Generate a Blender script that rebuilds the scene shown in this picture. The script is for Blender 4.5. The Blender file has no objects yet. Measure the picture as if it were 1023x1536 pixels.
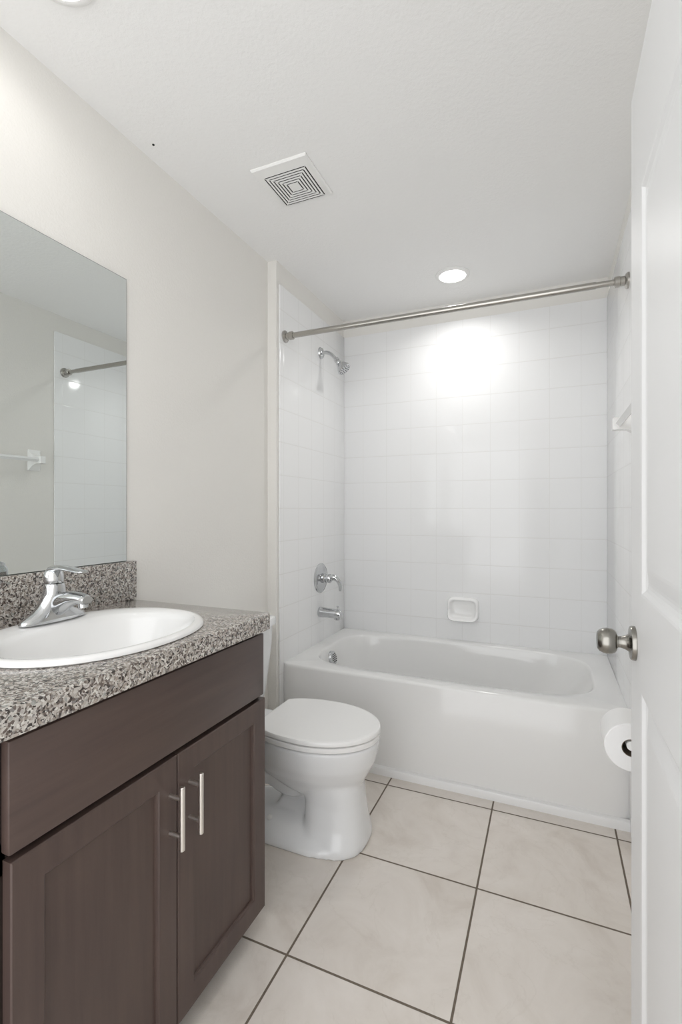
import bpy, bmesh, math, random
from mathutils import Vector, Matrix
random.seed(4)
PI = math.pi
SC = bpy.context.scene
COL = SC.collection

# ------------------------------------------------------------------ camera
cam_d = bpy.data.cameras.new('camera')
cam = bpy.data.objects.new('camera', cam_d)
COL.objects.link(cam)
cam.location = (0, 0, 1.2)
cam.rotation_euler = (PI/2, 0, math.radians(23.36))
cam_d.sensor_fit = 'HORIZONTAL'
cam_d.sensor_width = 36
cam_d.lens = 722.6/1023*36
cam_d.shift_x = -0.0008
cam_d.shift_y = -0.0019
cam_d.clip_start = 0.02
SC.camera = cam

# ------------------------------------------------------------------ world / exposure / light levels
WORLD = 2.65
CAN_TUB = 2.8           # watts of the two recessed lamps
CAN_VANITY = 0.5
CAN_SPREAD = 148
w = bpy.data.worlds.new('world')
SC.world = w
w.use_nodes = True
w.node_tree.nodes['Background'].inputs[0].default_value = (0.985, 0.99, 1.0, 1)
w.node_tree.nodes['Background'].inputs[1].default_value = WORLD
SC.view_settings.view_transform = 'Standard'
SC.view_settings.look = 'None'
SC.view_settings.exposure = 0.0
SC.view_settings.gamma = 1.0
SC.view_settings.use_curve_mapping = False
SC.cycles.max_bounces = 16
SC.cycles.diffuse_bounces = 8
SC.cycles.glossy_bounces = 8

# ------------------------------------------------------------------ materials
def mat(name, col=(.8, .8, .8), rough=.5, metal=0.0, spec=.5, coat=0.0):
    m = bpy.data.materials.new(name)
    m.use_nodes = True
    b = m.node_tree.nodes['Principled BSDF']
    b.inputs['Base Color'].default_value = (*col, 1)
    b.inputs['Roughness'].default_value = rough
    b.inputs['Metallic'].default_value = metal
    b.inputs['Specular IOR Level'].default_value = spec
    b.inputs['Coat Weight'].default_value = coat
    b.inputs['Coat Roughness'].default_value = .05
    return m

class NT:
    def __init__(s, m):
        s.t = m.node_tree; s.b = s.t.nodes['Principled BSDF']
    def n(s, typ, **kw):
        x = s.t.nodes.new(typ)
        for k, v in kw.items(): setattr(x, k, v)
        return x
    def l(s, a, b): s.t.links.new(a, b)
    def math(s, op, a, b=None, c=None):
        x = s.n('ShaderNodeMath', operation=op)
        for i, v in enumerate((a, b, c)):
            if v is None: continue
            if isinstance(v, (int, float)): x.inputs[i].default_value = v
            else: s.l(v, x.inputs[i])
        return x.outputs[0]
    def pos(s):
        g = s.n('ShaderNodeNewGeometry'); sp = s.n('ShaderNodeSeparateXYZ')
        s.l(g.outputs['Position'], sp.inputs[0]); return g.outputs['Position'], sp.outputs
    def noise(s, vec, scale, detail=3, rough=.5):
        x = s.n('ShaderNodeTexNoise'); x.inputs['Scale'].default_value = scale
        x.inputs['Detail'].default_value = detail; x.inputs['Roughness'].default_value = rough
        if vec is not None: s.l(vec, x.inputs['Vector'])
        return x
    def ramp(s, fac, stops, interp='LINEAR'):
        x = s.n('ShaderNodeValToRGB'); x.color_ramp.interpolation = interp
        e = x.color_ramp.elements
        while len(e) < len(stops): e.new(.5)
        for el, (p, c) in zip(e, stops):
            el.position = p; el.color = (*c, 1)
        s.l(fac, x.inputs[0]); return x.outputs[0]
    def bump(s, h, strength, dist, prev=None):
        x = s.n('ShaderNodeBump'); x.inputs['Strength'].default_value = strength
        x.inputs['Distance'].default_value = dist
        s.l(h, x.inputs['Height'])
        if prev is not None: s.l(prev, x.inputs['Normal'])
        return x.outputs[0]
    def mix(s, fac, a, b):
        x = s.n('ShaderNodeMix', data_type='RGBA')
        for v, i in ((fac, 0), (a, 6), (b, 7)):
            if isinstance(v, (int, float)): x.inputs[i].default_value = v
            elif isinstance(v, tuple): x.inputs[i].default_value = (*v, 1)
            else: s.l(v, x.inputs[i])
        return x.outputs[2]

def paint(name, col, scale, strength, rough=.75):
    m = mat(name, col, rough, spec=.25); t = NT(m); p, _ = t.pos()
    a = t.noise(p, scale, 4, .6)
    r = t.ramp(a.outputs[0], [(.38, (0, 0, 0)), (.62, (1, 1, 1))])
    t.l(t.bump(r, strength, .003), t.b.inputs['Normal'])
    return m

M_WALL = paint('wall_paint', (.785, .772, .742), 130, .12)
M_CEIL = paint('ceiling_paint', (.85, .85, .845), 75, .14)
M_WHITE = mat('white_trim_paint', (.80, .80, .80), .35)
M_DOOR = mat('door_paint', (.78, .785, .79), .42)
M_PORC = mat('porcelain', (.86, .86, .855), .08, coat=.3)
M_TOILET = mat('toilet_porcelain', (.78, .79, .80), .10, coat=.2)
M_SEAT = mat('toilet_seat_plastic', (.87, .87, .865), .22)
M_TUB = mat('tub_enamel', (.78, .78, .775), .12, coat=.2)
M_CHROME = mat('chrome', (.58, .59, .60), .06, 1.0)
M_NICKEL = mat('brushed_nickel', (.30, .29, .265), .25, 1.0)
M_BAR = mat('satin_steel', (.78, .75, .71), .32, 1.0)
M_ROD = mat('rod_steel', (.44, .425, .395), .25, 1.0)
M_DARK = mat('dark_gap', (.015, .014, .013), .8)
M_PLASTIC = mat('white_plastic', (.84, .84, .83), .4)
M_ACRYLIC = mat('towel_bar_white', (.84, .85, .85), .2)
M_PAPER = mat('tissue_paper', (.86, .86, .86), .95, spec=.1)
M_TUBE = mat('cardboard_core', (.16, .13, .10), .9, spec=.1)
M_MIRROR = mat('mirror_silver', (.80, .835, .825), .0, 1.0)
M_MEDGE = mat('mirror_edge', (.10, .12, .115), .3)
M_SPECK = mat('black_speck', (.01, .01, .01), .7)

def wall_tile(name, axes, x0, z0, sx=.1565, sz=.165):
    m = mat(name, (.85, .855, .86), .11, spec=.38); t = NT(m); p, o = t.pos()
    ax = {'x': o[0], 'y': o[1]}[axes]
    dx = t.math('PINGPONG', t.math('SUBTRACT', ax, x0 - 20*sx), sx/2)
    dz = t.math('PINGPONG', t.math('SUBTRACT', o[2], z0 - 20*sz), sz/2)
    d = t.math('MINIMUM', t.math('MULTIPLY', dx, 2.0), dz)
    g = t.n('ShaderNodeMapRange', interpolation_type='SMOOTHSTEP')
    g.inputs[1].default_value = .0006; g.inputs[2].default_value = .0042
    t.l(d, g.inputs[0])
    h = g.outputs[0]
    base = t.mix(h, (.79, .79, .785), (.85, .855, .86))
    t.l(base, t.b.inputs['Base Color'])
    wob = t.noise(p, 5.0, 1)
    b1 = t.bump(wob.outputs[0], .12, .02)
    t.l(t.bump(h, .22, .0012, b1), t.b.inputs['Normal'])
    return m
M_TILE_X = wall_tile('wall_tile_back', 'x', -.001, 1.212)
M_TILE_Y = wall_tile('wall_tile_side', 'y', 2.888, 1.212)

# floor: large square stone-look tiles with brown grout
M_FLOOR = mat('floor_tile', (.6, .57, .52), .34, spec=.4)
def floor_nodes():
    t = NT(M_FLOOR); p, o = t.pos(); s = .4394
    dx = t.math('PINGPONG', t.math('SUBTRACT', o[0], -.6518 - 10*s), s/2)
    dy = t.math('PINGPONG', t.math('SUBTRACT', o[1], 1.1362 - 10*s), s/2)
    d = t.math('MINIMUM', dx, dy)
    g = t.n('ShaderNodeMapRange', interpolation_type='SMOOTHSTEP')
    g.inputs[1].default_value = .0024; g.inputs[2].default_value = .0038
    t.l(d, g.inputs[0])
    # cloudy stone
    ix = t.math('FLOOR', t.math('DIVIDE', t.math('SUBTRACT', o[0], -.6518), s))
    iy = t.math('FLOOR', t.math('DIVIDE', t.math('SUBTRACT', o[1], 1.1362), s))
    off = t.n('ShaderNodeCombineXYZ')
    t.l(t.math('MULTIPLY', ix, 3.7), off.inputs[0]); t.l(t.math('MULTIPLY', iy, 5.3), off.inputs[1])
    t.l(t.math('MULTIPLY', t.math('ADD', ix, iy), 2.1), off.inputs[2])
    ad = t.n('ShaderNodeVectorMath', operation='ADD'); t.l(p, ad.inputs[0]); t.l(off.outputs[0], ad.inputs[1])
    n1 = t.noise(ad.outputs[0], 4.5, 6, .62); n1.inputs['Distortion'].default_value = .7
    n2 = t.noise(ad.outputs[0], 60, 3, .6)
    c = t.ramp(n1.outputs[0], [(.30, (.60, .545, .49)), (.48, (.70, .652, .602)), (.66, (.755, .71, .665))])
    v = t.noise(ad.outputs[0], 2.2, 8, .55); v.inputs['Distortion'].default_value = 2.0
    vein = t.math('ABSOLUTE', t.math('SUBTRACT', v.outputs[0], .5))
    vm = t.n('ShaderNodeMapRange'); vm.inputs[1].default_value = 0; vm.inputs[2].default_value = .012
    vm.inputs[3].default_value = .22; vm.inputs[4].default_value = 0
    t.l(vein, vm.inputs[0])
    c = t.mix(vm.outputs[0], c, (.56, .51, .45))
    c = t.mix(t.math('MULTIPLY', n2.outputs[0], .18), c, (.78, .73, .68))
    gn = t.noise(p, 90, 2)
    gc = t.mix(gn.outputs[0], (.115, .09, .068), (.20, .165, .13))
    t.l(t.mix(g.outputs[0], gc, c), t.b.inputs['Base Color'])
    r = t.n('ShaderNodeMapRange'); r.inputs[3].default_value = .85; r.inputs[4].default_value = .34
    t.l(g.outputs[0], r.inputs[0]); t.l(r.outputs[0], t.b.inputs['Roughness'])
    t.l(t.bump(g.outputs[0], .5, .002), t.b.inputs['Normal'])
floor_nodes()

# speckled stone-pattern laminate
M_STONE = mat('speckled_laminate', (.4, .38, .36), .2, spec=.6, coat=.6)
def stone_nodes():
    t = NT(M_STONE); p, o = t.pos()
    wb = t.noise(p, 90, 2); 
    mixv = t.n('ShaderNodeMix', data_type='VECTOR'); mixv.inputs[0].default_value = .012
    t.l(p, mixv.inputs[4]); t.l(wb.outputs['Color'], mixv.inputs[5])
    v1 = t.n('ShaderNodeTexVoronoi'); v1.inputs['Scale'].default_value = 255; t.l(mixv.outputs[1], v1.inputs['Vector'])
    sp = t.n('ShaderNodeSeparateColor'); t.l(v1.outputs['Color'], sp.inputs[0])
    c = t.ramp(sp.outputs[0], [(0, (.035, .026, .022)), (.13, (.12, .095, .082)), (.30, (.27, .235, .205)),
                               (.48, (.40, .37, .335)), (.66, (.52, .49, .455)), (.84, (.21, .195, .185)), (.92, (.62, .60, .56))], 'CONSTANT')
    v2 = t.n('ShaderNodeTexVoronoi'); v2.inputs['Scale'].default_value = 110; t.l(mixv.outputs[1], v2.inputs['Vector'])
    s2 = t.n('ShaderNodeSeparateColor'); t.l(v2.outputs['Color'], s2.inputs[0])
    big = t.math('GREATER_THAN', s2.outputs[1], .72)
    c2 = t.ramp(s2.outputs[0], [(0, (.36, .31, .27)), (.5, (.48, .45, .42)), (.8, (.30, .31, .29))], 'CONSTANT')
    inner = t.math('LESS_THAN', v2.outputs['Distance'], .42)
    c = t.mix(t.math('MULTIPLY', t.math('MULTIPLY', big, inner), .8), c, c2)
    t.l(c, t.b.inputs['Base Color'])
stone_nodes()

# dark espresso stained wood
def wood(name, vertical=True):
    m = mat(name, (.055, .04, .036), .38, spec=.45); t = NT(m); p, o = t.pos()
    mp = t.n('ShaderNodeMapping'); mp.inputs['Scale'].default_value = (1, 1, .07) if vertical else (1, .07, 1)
    t.l(p, mp.inputs[0])
    n = t.noise(mp.outputs[0], 55, 5, .6)
    n2 = t.noise(p, 3.5, 2)
    f = t.math('ADD', t.math('MULTIPLY', n.outputs[0], .6), t.math('MULTIPLY', n2.outputs[0], .4))
    c = t.ramp(f, [(.30, (.062, .041, .037)), (.70, (.096, .065, .054))])
    t.l(c, t.b.inputs['Base Color'])
    sp = t.noise(p, 40, 0)
    return m
M_WOOD = wood('espresso_wood'); M_WOODH = wood('espresso_wood_rail', False)
M_WOODSHADE = mat('espresso_frame_shaded', (.020, .012, .010), .5)  # same wood for the frame, darkened to paint in the shade behind the doors

def emit(name, col, s):
    m = bpy.data.materials.new(name); m.use_nodes = True; nt = m.node_tree
    nt.nodes.clear(); e = nt.nodes.new('ShaderNodeEmission'); o = nt.nodes.new('ShaderNodeOutputMaterial')
    e.inputs[0].default_value = (*col, 1); e.inputs[1].default_value = s
    nt.links.new(e.outputs[0], o.inputs[0]); return m
M_LENS_TUB = emit('tub_lamp_lens', (1, .985, .96), 9)
M_LENS_VAN = emit('vanity_lamp_lens', (1, .975, .94), 9)

# ------------------------------------------------------------------ mesh helpers (world coordinates)
def box(bm, x0, x1, y0, y1, z0, z1, bev=0, seg=2):
    r = bmesh.ops.create_cube(bm, size=1)
    vs = r['verts']
    for v in vs:
        v.co = Vector((x0 + (v.co.x+.5)*(x1-x0), y0 + (v.co.y+.5)*(y1-y0), z0 + (v.co.z+.5)*(z1-z0)))
    if bev:
        es = list({e for v in vs for e in v.link_edges})
        bmesh.ops.bevel(bm, geom=es, offset=bev, segments=seg, profile=.5, affect='EDGES')
    return bm

def loft(bm, rings, cap0=True, cap1=True, closed=True):
    vr = [[bm.verts.new(Vector(p)) for p in r] for r in rings]
    n = len(vr[0])
    for a, b in zip(vr[:-1], vr[1:]):
        for i in range(n if closed else n-1):
            j = (i+1) % n
            bm.faces.new((a[i], a[j], b[j], b[i]))
    if cap0: bm.faces.new(list(reversed(vr[0])))
    if cap1: bm.faces.new(vr[-1])
    return vr

def frame_of(t):
    t = t.normalized()
    up = Vector((0, 0, 1)) if abs(t.z) < .9 else Vector((0, 1, 0))
    a = t.cross(up).normalized(); b = a.cross(t).normalized()
    return a, b

def tube(bm, pts, radii, n=20, cap=True, sy=1.0):
    pts = [Vector(p) for p in pts]
    if isinstance(radii, (int, float)): radii = [radii]*len(pts)
    rings = []; ref = None
    for i, p in enumerate(pts):
        t = (pts[min(i+1, len(pts)-1)] - pts[max(i-1, 0)])
        if ref is None: a, b = frame_of(t)
        else:
            t.normalize(); a = (ref - t*ref.dot(t)).normalized(); b = a.cross(t).normalized()
        ref = a
        r = radii[i]
        ra, rb = (r if isinstance(r, tuple) else (r, r*sy))
        rings.append([p + a*ra*math.cos(2*PI*k/n) + b*rb*math.sin(2*PI*k/n) for k in range(n)])
    return loft(bm, rings, cap, cap)

def lathe(bm, prof, origin, axis, n=40, cap0=True, cap1=True):
    """prof: list of (radius, distance along axis)"""
    o = Vector(origin); ax = Vector(axis).normalized(); a, b = frame_of(ax)
    rings = [[o + ax*d + (a*math.cos(2*PI*k/n) + b*math.sin(2*PI*k/n))*max(r, 1e-4) for k in range(n)] for r, d in prof]
    return loft(bm, rings, cap0, cap1)

def spline(pts, m=8):
    P = [Vector(p) for p in pts]; P = [2*P[0]-P[1]] + P + [2*P[-1]-P[-2]]; out = []
    for i in range(1, len(P)-2):
        for k in range(m):
            t = k/m
            out.append(.5*((2*P[i]) + (-P[i-1]+P[i+1])*t + (2*P[i-1]-5*P[i]+4*P[i+1]-P[i+2])*t*t + (-P[i-1]+3*P[i]-3*P[i+1]+P[i+2])*t**3))
    out.append(P[-2]); return out

def lerp_list(v, m):
    out = []
    for i in range(len(v)-1):
        for k in range(m): out.append(v[i] + (v[i+1]-v[i])*k/m)
    out.append(v[-1]); return out

ORG = {}
def link(name, bm, m, parent=None, org=None, sharp=35, mods=None, flat=False, structure=False):
    """turn a bmesh in world coordinates into one object; its origin is org (top level) or its parent's"""
    bmesh.ops.recalc_face_normals(bm, faces=bm.faces)
    if parent is not None: o0 = ORG[parent.name]
    else: o0 = Vector(org if org is not None else (0, 0, 0))
    bmesh.ops.translate(bm, verts=bm.verts, vec=-o0)
    me = bpy.data.meshes.new(name); bm.to_mesh(me); bm.free()
    for mm in (m if isinstance(m, (list, tuple)) else [m]): me.materials.append(mm)
    me.polygons.foreach_set('use_smooth', [not flat]*len(me.polygons))
    if sharp: me.set_sharp_from_angle(angle=math.radians(sharp))
    o = bpy.data.objects.new(name, me); COL.objects.link(o)
    if parent is not None: o.parent = parent
    else: o.location = o0
    ORG[o.name] = o0
    if mods: mods(o)
    if structure: o['kind'] = 'structure'
    return o

def thing(name, loc, label, cat):
    o = bpy.data.objects.new(name, None); COL.objects.link(o)
    o.empty_display_size = .05; o.location = loc; ORG[o.name] = Vector(loc)
    o['label'] = label; o['category'] = cat
    return o

def tag(o, label, cat):
    o['label'] = label; o['category'] = cat; return o

# ------------------------------------------------------------------ room shell
XL, XJ, XR, YJ, YB, ZC = -1.287, -1.237, .287, 2.053, 2.898, 2.436
Y0 = -.55
TT = .010           # tile thickness
ZT = 2.325          # top of tile
bm = box(bmesh.new(), XL-.1, XR+.1, Y0, YB+.1, -.1, 0); link('floor', bm, M_FLOOR, structure=True)
bm = box(bmesh.new(), XL-.1, XR+.1, Y0, YB+.1, ZC, ZC+.1); link('ceiling', bm, M_CEIL, structure=True)
bm = bmesh.new()      # left wall with the thicker plumbing wall at the tub end
pl = [(XL-.1, Y0), (XL, Y0), (XL, YJ), (XJ, YJ), (XJ, YB+.1), (XL-.1, YB+.1)]
loft(bm, [[(x, y, 0) for x, y in pl], [(x, y, ZC) for x, y in pl]])
wl = link('wall_left', bm, M_WALL, structure=True)
bm = box(bmesh.new(), XJ, XR, YB, YB+.1, 0, ZC); wb = link('wall_back', bm, M_WALL, structure=True)
bm = box(bmesh.new(), XR, XR+.1, Y0, YB+.1, 0, ZC); wr = link('wall_right', bm, M_WALL, structure=True)
YT = 2.073            # front edge of the tile
bm = box(bmesh.new(), XJ, XJ+TT, YT, YB-TT, 0, ZT, .003); link('wall_tiles', bm, M_TILE_Y, wl)
bm = box(bmesh.new(), XJ, XR, YB-TT, YB, 0, ZT, .002); link('wall_tiles', bm, M_TILE_X, wb)
bm = box(bmesh.new(), XR-TT, XR, YT-.02, YB-TT, 0, ZT, .003); link('wall_tiles', bm, M_TILE_Y, wr)
# quarter-round strip sealing the foot of the tub apron
YA = 2.094            # tub apron face
bm = bmesh.new()
pr = [(YA, 0), (YA-.018, 0), (YA-.018, .024), (YA-.014, .032), (YA-.006, .036), (YA, .037)]
loft(bm, [[(x, y, z) for y, z in pr] for x in (XJ+TT, XR-TT)])
link('trim_1', bm, M_WHITE, structure=True)
bm = bmesh.new()
pr = [(XR, 0), (XR-.012, 0), (XR-.012, .065), (XR-.006, .078), (XR, .08)]
loft(bm, [[(x, y, z) for x, z in pr] for y in (Y0, YT-.02)])
link('baseboard_right', bm, M_WHITE, structure=True)

# ------------------------------------------------------------------ bathtub
def rrect(cx, cy, hx, hy, r, n):
    """n points on a rounded rectangle, by ray angle"""
    pts = []
    for k in range(n):
        a = 2*PI*(k+.5)/n; c, s = math.cos(a), math.sin(a)
        e = 6 if r is None else r
        # superellipse radius along this ray, exponent e
        rr = (abs(c/hx)**e + abs(s/hy)**e)**(-1/e)
        pts.append((cx + rr*c, cy + rr*s))
    return pts
TUBZ = .437
x0, x1, y0, y1 = XJ+TT+.0003, XR-TT-.0003, YA, YB-TT-.0003
tub = thing('bathtub', ((x0+x1)/2, y0, 0), 'white alcove bathtub with a plain front apron between tiled walls', 'bathtub')
bm = bmesh.new(); N = 160
tcx, tcy, thx, thy = (x0+x1)/2, (y0+y1)/2, (x1-x0)/2, (y1-y0)/2
def outer(ins, z):
    return [(tcx + thx*px, tcy + thy*py + (ins if py < -.999 else 0), z) for px, py in rect_unit]
rect_unit = []
per = []
for k in range(N):
    a = 2*PI*(k+.5)/N
    c, s = math.cos(a), math.sin(a)
    cc, ss = c*thx, s*thy          # stretch the fan so the points spread evenly
    m_ = max(abs(cc)/thx, abs(ss)/thy)
    rect_unit.append((c/m_, s/m_))
def inner(xl, xr, yf, yb_, e, z):
    cx, cy, hx, hy = (xl+xr)/2, (yf+yb_)/2, (xr-xl)/2, (yb_-yf)/2
    out = []
    for k in range(N):
        a = 2*PI*(k+.5)/N; c, s = math.cos(a), math.sin(a)
        rr = (abs(c)**e + abs(s)**e)**(-1/e)
        out.append((cx + hx*rr*c, cy + hy*rr*s, z))
    return out
rings = [outer(0, 0), outer(0, TUBZ-.014), outer(.003, TUBZ-.006), outer(.008, TUBZ-.0015), outer(.014, TUBZ)]
IX0, IX1, IY0, IY1 = x0+.085, x1-.10, y0+.085, y1-.060
rings += [inner(IX0-.012, IX1+.012, IY0-.012, IY1+.012, 4.2, TUBZ-.001),
          inner(IX0-.004, IX1+.004, IY0-.004, IY1+.004, 4.2, TUBZ-.005),
          inner(IX0, IX1, IY0, IY1, 4.2, TUBZ-.014),
          inner(IX0+.012, IX1-.03, IY0+.008, IY1-.008, 4.2, TUBZ-.07),
          inner(IX0+.035, IX1-.13, IY0+.02, IY1-.02, 4.0, TUBZ-.2),
          inner(IX0+.06, IX1-.22, IY0+.04, IY1-.04, 3.8, .12),
          inner(IX0+.09, IX1-.27, IY0+.07, IY1-.07, 3.5, .085),
          inner(IX0+.16, IX1-.34, IY0+.13, IY1-.13, 3.0, .075),
          inner(IX0+.5, IX1-.6, IY0+.25, IY1-.25, 2.5, .072)]
loft(bm, rings, False, True)
link('tub_body', bm, M_TUB, tub, sharp=40)
# overflow plate on the sloping end below the spout
bm = bmesh.new()
ofc = Vector((IX0+.014, 2.475, .368)); ofn = Vector((.96, 0, .26))
lathe(bm, [(.041, 0), (.041, .006), (.037, .016), (.030, .020), (.001, .021)], ofc-ofn*.004, ofn)
ov = link('overflow_plate', bm, M_CHROME, tub)
bm = bmesh.new(); a_, b_ = frame_of(ofn)
for k in range(5):
    h = -.02 + k*.01
    wd = math.sqrt(max(.03**2-h*h, 0))*.9
    c0 = ofc + ofn.normalized()*.0165
    tube(bm, [c0 + b_*h + a_*(-wd), c0 + b_*h + a_*wd], .0018, 8)
link('overflow_slots', bm, M_DARK, ov)
bm = bmesh.new(); lathe(bm, [(.034, 0), (.034, .003), (.026, .006), (.001, .004)], (IX0+.2, 2.49, .0745), (0, 0, 1))
link('drain', bm, M_CHROME, tub)

# ------------------------------------------------------------------ shower fittings
WX = XJ+TT
sh = thing('showerhead', (WX, 2.53, 2.12), 'small chrome shower head on a bent arm high on the left tiled wall', 'shower head')
bm = bmesh.new(); lathe(bm, [(.033, 0), (.033, .004), (.028, .012), (.015, .016), (.013, .018)], (WX, 2.53, 2.118), (1, 0, 0)); link('flange', bm, M_CHROME, sh)
bm = bmesh.new()
path = spline([(WX, 2.53, 2.118), (WX+.035, 2.53, 2.118), (WX+.065, 2.53, 2.106), (WX+.105, 2.53, 2.067)], 8)
tube(bm, path, .0105, 18); link('arm', bm, M_CHROME, sh)
bm = bmesh.new(); d = Vector((.62, 0, -.785)).normalized(); p0 = Vector((WX+.097, 2.53, 2.075))
lathe(bm, [(.012, 0), (.016, .004), (.017, .018), (.014, .022), (.017, .030), (.019, .036), (.017, .042), (.024, .05), (.034, .066), (.040, .078), (.041, .088), (.036, .092), (.001, .090)], p0, d)
hd = link('spray_head', bm, M_CHROME, sh)
bm = bmesh.new(); a_, b_ = frame_of(d)
for rr, cnt in ((.012, 6), (.024, 10), (.032, 14)):
    for k in range(cnt):
        q = p0 + d*.0905 + (a_*math.cos(2*PI*k/cnt) + b_*math.sin(2*PI*k/cnt))*rr
        tube(bm, [q, q+d*.003], .0018, 8)
link('nozzles', bm, M_DARK, hd)

sv = thing('shower_valve', (WX, 2.53, .808), 'round chrome shower valve plate with lever handle on left tiled wall', 'shower valve')
bm = bmesh.new(); lathe(bm, [(.086, 0), (.086, .003), (.080, .009), (.060, .013), (.04, .016), (.03, .018)], (WX, 2.53, .808), (1, 0, 0), 56); link('plate', bm, M_CHROME, sv)
bm = bmesh.new()
lathe(bm, [(.029, .012), (.029, .03), (.024, .036), (.025, .04), (.026, .062), (.022, .07), (.012, .075), (.001, .076)], (WX, 2.53, .808), (1, 0, 0))
path = spline([(WX+.055, 2.53, .810), (WX+.085, 2.53, .815), (WX+.108, 2.535, .80), (WX+.118, 2.545, .77), (WX+.117, 2.55, .738)], 6)
tube(bm, path, lerp_list([.019, .017, .014, .011, .008], 6), 18)
link('lever_handle', bm, M_CHROME, sv)

ts = thing('tub_spout', (WX, 2.52, .612), 'chrome tub spout low on the left tiled wall under the valve', 'tub spout')
bm = bmesh.new()
rings = []
for dx, r, dz in ((0, .029, 0), (.004, .031, 0), (.012, .030, 0), (.05, .0275, -.001), (.10, .0265, -.003), (.128, .026, -.005), (.136, .023, -.006), (.139, .016, -.006)):
    rings.append([(WX+dx, 2.52 + r*math.cos(2*PI*k/32), .612+dz + r*math.sin(2*PI*k/32)) for k in range(32)])
loft(bm, rings)
lathe(bm, [(.019, 0), (.019, .014), (.016, .016)], (WX+.112, 2.52, .592), (0, 0, -1), 24)
link('spout_body', bm, M_CHROME, ts)
bm = bmesh.new(); lathe(bm, [(.004, 0), (.004, .014), (.007, .016), (.007, .022), (.004, .024)], (WX+.115, 2.52, .632), (0, 0, 1), 18); link('diverter_knob', bm, M_CHROME, ts)

# shower rod
RY, RZ = 2.118, 2.078
rod = thing('shower_curtain_rod', (WX, RY, RZ), 'straight metal shower curtain rod spanning the tub alcove', 'curtain rod')
bm = bmesh.new(); tube(bm, [(WX+.045, RY, RZ), (.165, RY, RZ)], .0135, 24); link('outer_tube', bm, M_ROD, rod)
bm = bmesh.new(); tube(bm, [(.16, RY, RZ), (XR-TT-.03, RY, RZ)], .0115, 24); link('inner_tube', bm, M_ROD, rod)
for xx, dr in ((WX, 1), (XR-TT, -1)):
    bm = bmesh.new(); lathe(bm, [(.030, 0), (.030, .006), (.024, .012), (.018, .014), (.018, .028), (.0205, .030), (.0205, .046), (.017, .05)], (xx, RY, RZ), (dr, 0, 0), 36)
    link('end_flange', bm, M_ROD, rod)

# soap dish
sd_loc = (-.467, YB-TT, .622)
def sdring(ins, depth, lip=0.0, zsh=0.0, n=64):
    hx, hz = .087-ins, .066-ins; out = []
    for k in range(n):
        a = 2*PI*k/n; c, s = math.cos(a), math.sin(a); e = 5
        rr = (abs(c)**e + abs(s)**e)**(-1/e)
        x, z = hx*rr*c, hz*rr*s
        t = max(0, min(1, (-z/.066 - .1)/.9))
        out.append((sd_loc[0]+x, sd_loc[1] - depth - lip*t, sd_loc[2]+z+zsh))
    return out
bm = bmesh.new()
loft(bm, [sdring(-.004, 0), sdring(-.003, .008), sdring(0, .020, .030), sdring(.004, .025, .034), sdring(.010, .026, .034), sdring(.014, .022, .032), sdring(.019, .008, .028), sdring(.026, .004, .010), sdring(.045, .003, 0)])
tag(link('soap_dish', bm, M_PORC, org=sd_loc, sharp=50), 'white ceramic soap dish set into the back wall tiles', 'soap dish')

# ------------------------------------------------------------------ towel bar and paper holder on the right wall
BX, BZ, BY = .222, 1.502, 1.925
tb = thing('towel_bar', (XR, BY, BZ), 'white towel bar on square flared posts on the right wall beside the tub tile', 'towel bar')
def bracket(y):
    bm = bmesh.new(); rings = []
    for dx, hy, hz in ((0, .038, .062), (.006, .038, .062), (.012, .030, .048), (.024, .023, .032), (.040, .019, .023), (.055, .0185, .021), (.083, .0185, .021), (.086, .016, .018)):
        rings.append([(XR-dx, y+sy*hy, BZ+sz*hz) for sy, sz in ((-1, -1), (-1, 1), (1, 1), (1, -1))])
    loft(bm, rings)
    return bm
for y in (BY, BY-.62):
    link('bracket', bracket(y), M_PORC, tb, sharp=30)
bm = bmesh.new(); tube(bm, [(BX, BY-.018, BZ), (BX, BY-.60, BZ)], .0125, 4); link('bar', bm, M_ACRYLIC, tb, sharp=30)

PX, PZ, PY0, PY1 = .178, .637, 1.32, 1.425
ph = thing('toilet_paper_holder', (XR, PY1+.03, PZ), 'white toilet paper holder arm on the right wall behind the door', 'paper holder')
bm = bmesh.new()
rings = []
for dx, h in ((0, .03), (.006, .03), (.012, .022), (.05, .014), (.10, .013), (.125, .013), (.128, .010)):
    rings.append([(XR-dx, PY1+.03 + sy*h*.8, PZ+.006+sz*h) for sy, sz in ((-1, -1), (-1, 1), (1, 1), (1, -1))])
loft(bm, rings); link('post', bm, M_PORC, ph, sharp=30)
bm = bmesh.new(); tube(bm, [(PX, PY1+.03, PZ+.006), (PX, PY0-.004, PZ+.006)], .0105, 20); link('roller', bm, M_PLASTIC, ph)
pr_ = thing('toilet_paper_roll', (PX, (PY0+PY1)/2, PZ), 'white toilet paper roll hanging on the right wall beside the open door', 'toilet paper')
bm = bmesh.new(); R = .057
def roll_ring(r, y): return [(PX + r*math.cos(2*PI*k/64), y, PZ + r*math.sin(2*PI*k/64)) for k in range(64)]
rr = [roll_ring(.0205, PY0), roll_ring(R-.002, PY0), roll_ring(R, PY0+.002), roll_ring(R, PY1-.002), roll_ring(R-.002, PY1), roll_ring(.0205, PY1)]
loft(bm, rr, False, False)
link('paper', bm, M_PAPER, pr_)
bm = bmesh.new()
loft(bm, [roll_ring(.0205, PY0), roll_ring(.0205, PY1), roll_ring(.0190, PY1), roll_ring(.0190, PY0), roll_ring(.0205, PY0)], False, False)
link('cardboard_core', bm, M_TUBE, pr_)

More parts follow.
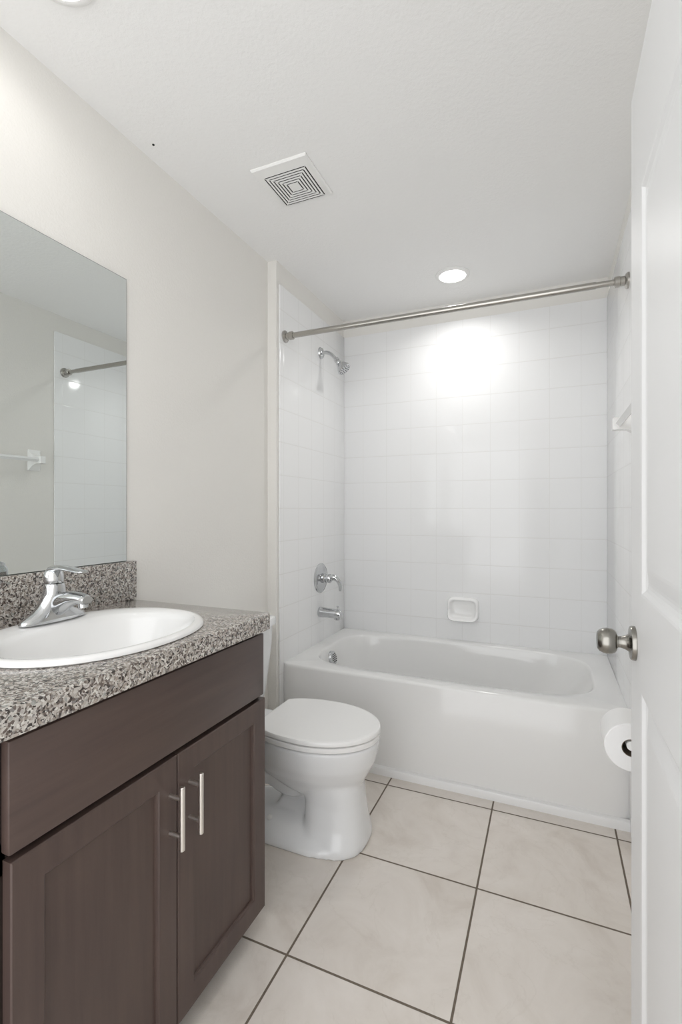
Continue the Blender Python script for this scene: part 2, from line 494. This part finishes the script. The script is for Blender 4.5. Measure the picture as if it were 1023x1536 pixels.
# ------------------------------------------------------------------ toilet
TY = 1.632
toilet = thing('toilet', (-.93, TY, 0), 'white two-piece toilet with closed lid between the vanity and the tub', 'toilet')
NE = 56
def egg(xm, lf, lb, hw, z, nb=2.3, nf=2.0, cut=None, cy=TY):
    out = []
    for k in range(NE):
        a = 2*PI*(k+.5)/NE; c, s = math.cos(a), math.sin(a)
        e = nf if c > 0 else nb
        x = (lf if c > 0 else lb)*math.copysign(abs(c)**(2/e), c); y = hw*math.copysign(abs(s)**(2/e), s)
        X = xm + x
        if cut is not None: X = max(X, cut)
        out.append((X, cy+y, z))
    return out
bm = bmesh.new()
# bowl
loft(bm, [egg(-.78, .06, .10, .06, .150), egg(-.78, .11, .17, .085, .175), egg(-.79, .165, .24, .108, .21), egg(-.80, .198, .26, .138, .25),
          egg(-.80, .222, .26, .162, .295), egg(-.80, .232, .25, .172, .335), egg(-.80, .237, .24, .177, .368), egg(-.80, .236, .238, .176, .373)])
# pedestal column
loft(bm, [egg(-.722, .122, .125, .135, 0, 3.2, 2.5), egg(-.722, .122, .125, .134, .022, 3.2, 2.5), egg(-.72, .110, .11, .112, .08, 3.2, 2.5),
          egg(-.725, .105, .105, .103, .15, 3.2, 2.5), egg(-.735, .110, .11, .108, .20, 3, 2.5), egg(-.75, .12, .13, .115, .25)])
# rear foot
loft(bm, [egg(-.85, .251, .29, .154, 0, 4, 2.6), egg(-.85, .251, .29, .153, .020, 4, 2.6), egg(-.85, .244, .28, .144, .030, 4, 2.6), egg(-.86, .22, .25, .098, .062, 4, 2.6), egg(-.88, .18, .20, .06, .08, 4, 3)])
# trapway
tube(bm, spline([(-.78, TY, .24), (-.90, TY, .165), (-1.0, TY, .20), (-1.07, TY, .25), (-1.13, TY, .17), (-1.13, TY, .03)], 6), (.058), 24)
tube(bm, spline([(-.76, TY, .10), (-.86, TY, .06), (-.95, TY, .05)], 6), .055, 20)
# rear deck carrying the tank
box(bm, -1.272, -.93, TY-.115, TY+.115, .315, .370, .02, 3)
loft(bm, [egg(-1.08, .12, .14, .06, .15, 3, 3), egg(-1.08, .14, .16, .09, .26, 3, 3), egg(-1.08, .16, .18, .112, .34, 3, 3)])
def remesh(o):
    r = o.modifiers.new('remesh', 'REMESH'); r.mode = 'VOXEL'; r.voxel_size = .0065; r.use_smooth_shade = True
    s = o.modifiers.new('smooth', 'SMOOTH'); s.iterations = 7; s.factor = .5
link('bowl', bm, M_TOILET, toilet, sharp=0, mods=remesh)
# seat
bm = bmesh.new()
def slab(bm, z0, z1, e, grow=0, xm=-.80, lf=.238, lb=.255, hw=.179, cut=-1.0, round_top=.006, nb=2.35):
    def r(ins, z): return egg(xm, lf+grow-ins, lb-ins, hw+grow-ins, z, nb, 2.0, cut+ins*.5)
    loft(bm, [r(.003, z0), r(.0005, z0+.001), r(0, z0+.003), r(0, z1-round_top), r(.002, z1-round_top*.35), r(.007, z1-.0006), r(.016, z1)])
slab(bm, .3770, .3948, 0, round_top=.002)
link('seat', bm, M_SEAT, toilet)
bm = bmesh.new(); slab(bm, .3992, .417, 0, .001)
for k in (-1, 1): box(bm, -1.015, -.98, TY+k*.075-.02, TY+k*.075+.02, .371, .402, .004, 2)
link('lid', bm, M_SEAT, toilet)
# tank
def trect(x0, x1, hy, z, e=7, cy=TY-.002):
    out = []; cx, hx = (x0+x1)/2, (x1-x0)/2
    for k in range(48):
        a = 2*PI*(k+.5)/48; c, s = math.cos(a), math.sin(a); rr = (abs(c)**e + abs(s)**e)**(-1/e)
        out.append((cx+hx*rr*c, cy+hy*rr*s, z))
    return out
bm = bmesh.new()
loft(bm, [trect(-1.27, -1.13, .125, .372), trect(-1.274, -1.118, .143, .385), trect(-1.276, -1.11, .158, .44), trect(-1.278, -1.10, .188, .62), trect(-1.278, -1.098, .193, .705)])
link('tank', bm, M_TOILET, toilet)
bm = bmesh.new()
loft(bm, [trect(-1.28, -1.094, .198, .706), trect(-1.282, -1.086, .205, .710), trect(-1.282, -1.085, .206, .730), trect(-1.280, -1.088, .203, .738), trect(-1.274, -1.095, .196, .741)])
link('tank_lid', bm, M_TOILET, toilet)
bm = bmesh.new(); lathe(bm, [(.012, 0), (.012, .008), (.006, .013), (.001, .014)], (-.955, TY-.092, .055), (0, -.3, 1), 20); link('bolt_cap', bm, M_PLASTIC, toilet)
bm = bmesh.new(); tube(bm, [(-1.10, TY-.13, .665), (-1.082, TY-.13, .665)], .010, 16); tube(bm, spline([(-1.083, TY-.135, .666), (-1.082, TY-.10, .663), (-1.082, TY-.06, .655)], 5), .006, 12)
link('flush_lever', bm, M_CHROME, toilet)

# ------------------------------------------------------------------ vanity cabinet
FX = -.75           # door faces
CY0, CY1 = .43, 1.184
van = thing('vanity_cabinet', (-1.02, (CY0+CY1)/2, 0), 'dark espresso wooden vanity cabinet with two shaker doors', 'cabinet')
bm = bmesh.new()
for y_ in (CY0, CY1-.016): box(bm, XL+.003, FX-.021, y_, y_+.016, .075, .857)
box(bm, XL+.003, FX-.021, CY0+.016, CY1-.016, .075, .093)
box(bm, XL+.003, XL+.010, CY0+.016, CY1-.016, .093, .857)
box(bm, FX-.040, FX-.021, CY0+.016, CY1-.016, .835, .857); box(bm, FX-.040, FX-.021, CY0+.016, CY1-.016, .64, .69)
box(bm, FX-.040, FX-.021, .805, .85, .093, .64)
for y_ in (CY0+.016, CY1-.046): box(bm, FX-.040, FX-.021, y_, y_+.03, .093, .835)
box(bm, XL+.003, -.83, CY0+.002, CY1-.002, 0, .076)
link('carcass', bm, M_WOODSHADE, van)
bm = box(bmesh.new(), FX-.02, FX, .469, 1.176, .676, .850, .0025, 2); link('drawer_front', bm, M_WOODH, van)
def shaker(y0, y1, z0, z1, st=.052):
    bm = bmesh.new(); xb = FX-.02
    def r(ins, x): return [(x, y0+ins, z0+ins), (x, y1-ins, z0+ins), (x, y1-ins, z1-ins), (x, y0+ins, z1-ins)]
    loft(bm, [r(0, xb), r(0, FX-.002), r(.002, FX), r(st, FX), r(st+.002, FX-.003), r(st+.005, FX-.0045), r(st+.006, FX-.009), r(st+.05, FX-.009)])
    return bm
ZD0, ZD1 = .066, .664
for (y0_, y1_, hy) in ((.472, .8275, .806), (.8305, 1.183, .866)):
    d_ = link('door', shaker(y0_, y1_, ZD0, ZD1), M_WOOD, van, sharp=20)
    bm = bmesh.new()
    tube(bm, [(FX+.033, hy, .4765), (FX+.033, hy, .478), (FX+.033, hy, .611), (FX+.033, hy, .6125)], [.0045, .0058, .0058, .0045], 20)
    for z in (.506, .586): tube(bm, [(FX-.002, hy, z), (FX+.033, hy, z)], .0048, 14)
    link('handle', bm, M_BAR, d_)

# ------------------------------------------------------------------ countertop with backsplash
CZ0, CZ1, CX1, CYE, CYS = .860, .906, -.737, 1.197, .345
SCX, SCY, SAX, SAY = -.992, .825, .222, .262
ct = thing('countertop', (-1.02, .77, CZ0), 'grey brown speckled laminate countertop on the dark vanity', 'countertop')
bm = bmesh.new(); N2 = 128
def rect_ray(ins, z):
    out = []
    ax0, ax1, ay0, ay1 = XL+.001, CX1-ins, CYS, CYE-ins
    for k in range(N2):
        a = 2*PI*(k+.5)/N2; c, s = math.cos(a), math.sin(a)
        tx = ((ax1-SCX)/c if c > 0 else (ax0-SCX)/c); ty = ((ay1-SCY)/s if s > 0 else (ay0-SCY)/s)
        t = min(tx, ty)
        x, y = SCX+c*t, SCY+s*t
        out.append([x, y, z])
    # snap the nearest sample to each corner, softening the free front corner
    for qx, qy in ((ax0, ay0), (ax0, ay1), (ax1, ay0), (ax1, ay1)):
        i = min(range(N2), key=lambda j: (out[j][0]-qx)**2 + (out[j][1]-qy)**2)
        out[i][0], out[i][1] = qx, qy
    cr = .012; cxx, cyy = ax1-cr, ay1-cr
    for p in out:
        if p[0] > cxx and p[1] > cyy:
            d = Vector((p[0]-cxx, p[1]-cyy)); d = d.normalized()*cr if d.length > cr else d
            p[0], p[1] = cxx+d.x, cyy+d.y
    return out
def ell(ax, ay, z): return [(SCX+ax*math.cos(2*PI*(k+.5)/N2), SCY+ay*math.sin(2*PI*(k+.5)/N2), z) for k in range(N2)]
hole = (SAX-.014, SAY-.014)
vr = loft(bm, [ell(*hole, CZ0), rect_ray(0, CZ0), rect_ray(0, CZ1-.004), rect_ray(.0012, CZ1-.0012), rect_ray(.004, CZ1), ell(*hole, CZ1), ell(*hole, CZ0)], False, False)
bmesh.ops.remove_doubles(bm, verts=bm.verts, dist=.00005)
link('worktop', bm, M_STONE, ct)
bm = box(bmesh.new(), XL+.001, XL+.02, CYS, 1.207, CZ1, 1.033, .0015, 2); link('backsplash', bm, M_STONE, ct)

# ------------------------------------------------------------------ sink
sk = thing('sink', (SCX, SCY, CZ1), 'white oval drop-in sink set in the speckled countertop', 'sink')
bm = bmesh.new(); N3 = 96
def sring(cx, ax, ay, z, e=2.15):
    out = []
    for k in range(N3):
        a = 2*PI*k/N3; c, s = math.cos(a), math.sin(a); rr = (abs(c)**e + abs(s)**e)**(-1/e)
        out.append((cx+ax*rr*c, SCY+ay*rr*s, z))
    return out
Z = CZ1
loft(bm, [sring(SCX, SAX-.003, SAY-.003, Z+.0005), sring(SCX, SAX, SAY, Z+.003), sring(SCX, SAX-.001, SAY-.001, Z+.008), sring(SCX, SAX-.006, SAY-.006, Z+.012), sring(SCX, SAX-.013, SAY-.013, Z+.0135),
          sring(SCX+.004, SAX-.026, SAY-.024, Z+.0125),
          sring(SCX+.024, .178, .228, Z+.009), sring(SCX+.026, .171, .221, Z+.004), sring(SCX+.027, .165, .215, Z-.008), sring(SCX+.027, .155, .205, Z-.04),
          sring(SCX+.02, .135, .183, Z-.085), sring(SCX+.01, .10, .14, Z-.118), sring(SCX, .055, .07, Z-.132), sring(SCX, .024, .024, Z-.136), sring(SCX, .022, .022, Z-.15)], False, True)
link('basin', bm, M_PORC, sk, sharp=60)
bm = bmesh.new(); lathe(bm, [(.031, 0), (.031, .002), (.023, .003), (.02, -.004), (.001, -.004)], (SCX, SCY, Z-.1345), (0, 0, 1)); link('drain', bm, M_CHROME, sk)

# ------------------------------------------------------------------ faucet
FXc, FYc, FZ = -1.168, .842, CZ1+.0142
fa = thing('faucet', (FXc, FYc, FZ), 'chrome single-lever bathroom faucet on the back rim of the sink', 'faucet')
bm = bmesh.new()
def fr(hx, hy, z, dx=0, e=2.4):
    out = []
    for k in range(48):
        a = 2*PI*k/48; c, s = math.cos(a), math.sin(a); rr = (abs(c)**e + abs(s)**e)**(-1/e)
        out.append((FXc+dx+hx*rr*c, FYc+hy*rr*s, z))
    return out
loft(bm, [fr(.027, .087, FZ), fr(.028, .088, FZ+.004), fr(.027, .084, FZ+.010), fr(.0255, .072, FZ+.017), fr(.0245, .055, FZ+.026), fr(.0245, .042, FZ+.038), fr(.0245, .032, FZ+.054, .001), fr(.0245, .0255, FZ+.07, .002),
          fr(.0235, .0235, FZ+.088, .003), fr(.021, .021, FZ+.094, .003)])
link('body', bm, M_CHROME, fa, sharp=50)
bm = bmesh.new(); rings = []
for dx, z, hy, hz in ((-.005, .030, .022, .030), (.02, .040, .023, .030), (.045, .052, .022, .024), (.07, .060, .0205, .018), (.095, .062, .019, .014), (.115, .060, .0175, .0125), (.122, .059, .0145, .0095)):
    rings.append([(FXc+dx, FYc + hy*math.cos(2*PI*k/28), FZ+z + hz*math.sin(2*PI*k/28)) for k in range(28)])
loft(bm, rings)
lathe(bm, [(.0115, 0), (.0115, .012), (.0095, .013)], (FXc+.106, FYc, FZ+.052), (.12, 0, -1), 24)
link('spout', bm, M_CHROME, fa, sharp=50)
bm = bmesh.new()
lathe(bm, [(.0215, .0), (.0235, .006), (.0235, .018), (.021, .030), (.015, .038), (.006, .042), (.001, .0425)], (FXc+.002, FYc, FZ+.094), (-.1, 0, 1), 36)
rings = []
for dx, z, hy, hz in ((-.016, .121, .012, .007), (.0, .131, .019, .0085), (.03, .135, .020, .0065), (.06, .133, .018, .005), (.09, .129, .0165, .0042), (.108, .128, .014, .004), (.114, .128, .009, .003)):
    rings.append([(FXc+dx, FYc + hy*math.cos(2*PI*k/24), FZ+z + hz*math.sin(2*PI*k/24)) for k in range(24)])
loft(bm, rings)
link('lever_handle', bm, M_CHROME, fa, sharp=50)
bm = bmesh.new(); tube(bm, [(FXc-.034, FYc, FZ+.002), (FXc-.034, FYc, FZ+.05)], .003, 12); lathe(bm, [(.003, 0), (.006, .003), (.0055, .009), (.001, .011)], (FXc-.034, FYc, FZ+.05), (0, 0, 1), 16); link('lift_rod', bm, M_CHROME, fa)

# ------------------------------------------------------------------ mirror
bm = bmesh.new(); mx0, mx1, my0, my1, mz0, mz1 = XL+.001, XL+.0065, .36, 1.178, 1.0335, 1.963
mr = lambda x, i: [(x, my0+i, mz0+i), (x, my1-i, mz0+i), (x, my1-i, mz1-i), (x, my0+i, mz1-i)]
loft(bm, [mr(mx0, 0), mr(mx1-.001, 0), mr(mx1, .0018)])
bm.faces.ensure_lookup_table()
for f in bm.faces: f.material_index = 1
bm.faces[-1].material_index = 0
tag(link('mirror', bm, [M_MIRROR, M_MEDGE], org=(XL, .77, mz0), flat=True, sharp=0), 'large frameless wall mirror above the vanity backsplash', 'mirror')

# ------------------------------------------------------------------ ceiling things
VX, VY = -.885, 1.587
cv = thing('ceiling_vent', (VX, VY, ZC), 'square white exhaust fan cover with concentric slots on the ceiling', 'vent')
bm = bmesh.new()
def sq(h, z, cx=VX, cy=VY): return [(cx-h, cy-h, z), (cx+h, cy-h, z), (cx+h, cy+h, z), (cx-h, cy+h, z)]
GX, GY, HG = -.884, 1.606, .086
loft(bm, [sq(.113, ZC), sq(.113, ZC-.004), sq(.109, ZC-.0085), sq(HG, ZC-.010, GX, GY), sq(HG, ZC-.0085, GX, GY)], False, False)
link('cover', bm, M_PLASTIC, cv, sharp=25)
bm = bmesh.new(); v = [bm.verts.new(p) for p in sq(HG, ZC-.009, GX, GY)]; bm.faces.new(v)  # flat dark sheet standing in for the shade inside the grille slots
link('slot_shade_sheet', bm, M_DARK, cv)
bm = bmesh.new(); pitch = HG/7.2
for i in range(6):
    ho = HG - pitch*i - .0052; hi = HG - pitch*(i+1)
    if i == 5: continue
    loft(bm, [sq(ho, ZC-.009, GX, GY), sq(ho, ZC-.0105, GX, GY), sq(hi, ZC-.0105, GX, GY), sq(hi, ZC-.009, GX, GY)], False, False)
loft(bm, [sq(HG-pitch*5-.0052, ZC-.009, GX, GY), sq(HG-pitch*5-.0052, ZC-.0105, GX, GY), sq(.001, ZC-.0105, GX, GY)], False, True)
for s_ in (-1, 1):
    for t_ in (-1, 1):
        tube(bm, [(GX+s_*.006, GY+t_*.006, ZC-.0098), (GX+s_*(HG-.001), GY+t_*(HG-.001), ZC-.0098)], .0010, 6)
link('grille', bm, M_PLASTIC, cv, sharp=25)

def can(x, y, lens, label, watts, col):
    c = thing('recessed_light', (x, y, ZC), label, 'ceiling light')
    bm = bmesh.new()
    lathe(bm, [(.088, 0), (.088, .003), (.084, .007), (.072, .010), (.068, .009), (.068, .004)], (x, y, ZC), (0, 0, -1), 64, False, False)
    link('trim_ring', bm, M_PLASTIC, c)
    bm = bmesh.new(); lathe(bm, [(.068, .0035), (.066, .0065), (.04, .0085), (.001, .009)], (x, y, ZC), (0, 0, -1), 48, False, True)
    link('lens', bm, lens, c)
    ld = bpy.data.lights.new('lamp', 'AREA'); ld.shape = 'DISK'; ld.size = .13; ld.energy = watts; ld.color = col
    ld.spread = math.radians(CAN_SPREAD)
    lo = bpy.data.objects.new('lamp', ld); COL.objects.link(lo); lo.parent = c; lo.location = (0, 0, -.012)
can(-.467, 2.548, M_LENS_TUB, 'glowing round recessed light in the ceiling above the tub', CAN_TUB, (1, .985, .965))
can(-1.03, .745, M_LENS_VAN, 'glowing round recessed light in the ceiling above the sink and mirror', CAN_VANITY, (1, .975, .945))

bm = bmesh.new(); lathe(bm, [(.004, 0), (.004, .002), (.002, .003)], (-1.228, 1.241, ZC), (0, 0, -1), 14)
tag(link('speck', bm, M_SPECK, org=(-1.228, 1.241, ZC)), 'tiny black speck on the ceiling close to the left wall', 'speck')

# ------------------------------------------------------------------ open door
DX0, DX1, DY0, DY1, DZ0, DZ1 = .155, .190, .39, 1.150, .012, 2.042
def door_leaf():
    bm = bmesh.new()
    py0, py1 = DY0+.125, 1.036
    pans = [(.215, .864), (1.043, 1.80)]
    for side, X, sg in ((0, DX0, 1), (1, DX1, -1)):
        def q(a, b, c, d): bm.faces.new([bm.verts.new((X, *p)) for p in ((a, b), (c, b), (c, d), (a, d))])
        q(DY0, DZ0, py0, DZ1); q(py1, DZ0, DY1, DZ1)
        zs = [DZ0, pans[0][0], pans[0][1], pans[1][0], pans[1][1], DZ1]
        for i in (0, 2, 4): q(py0, zs[i], py1, zs[i+1])
        for z0, z1 in pans:
            def r(ins, dep): return [(X+sg*dep, py0+ins, z0+ins), (X+sg*dep, py1-ins, z0+ins), (X+sg*dep, py1-ins, z1-ins), (X+sg*dep, py0+ins, z1-ins)]
            loft(bm, [r(0, 0), r(.004, .001), r(.010, .006), r(.016, .0085), r(.022, .009), r(.028, .008), r(.050, .002), r(.056, .0012)], False, True)
    for pts in (((DX0, DY0), (DX1, DY0)), ((DX0, DY1), (DX1, DY1))):
        bm.faces.new([bm.verts.new(p) for p in ((*pts[0], DZ0), (*pts[1], DZ0), (*pts[1], DZ1), (*pts[0], DZ1))])
    for z in (DZ0, DZ1):
        bm.faces.new([bm.verts.new(p) for p in ((DX0, DY0, z), (DX1, DY0, z), (DX1, DY1, z), (DX0, DY1, z))])
    bmesh.ops.remove_doubles(bm, verts=bm.verts, dist=.0001)
    return bm
dr = link('door_1', door_leaf(), M_DOOR, org=(DX0, DY0, 0), sharp=0, flat=True, structure=True)
KY, KZ = 1.104, .938
bm = bmesh.new()
lathe(bm, [(.0135, .010), (.0115, .016), (.0112, .029), (.0125, .0300), (.0125, .0315), (.0190, .0325), (.0230, .0365), (.0253, .0430), (.0256, .0490), (.0245, .0560), (.0215, .0625), (.0165, .0665), (.0150, .0660), (.001, .0655)], (DX0, KY, KZ), (-1, 0, 0), 48)
kn = link('door_knob', bm, M_NICKEL, dr)
bm = bmesh.new(); lathe(bm, [(.0335, 0), (.0335, .0055), (.032, .0085), (.027, .0092), (.020, .0098), (.0165, .012), (.0135, .018), (.0115, .024)], (DX0, KY, KZ), (-1, 0, 0), 48); link('rosette', bm, M_NICKEL, kn)
bm = box(bmesh.new(), DX0+.004, DX1-.004, DY1, DY1+.0015, KZ-.028, KZ+.028); link('latch_plate', bm, M_NICKEL, dr)
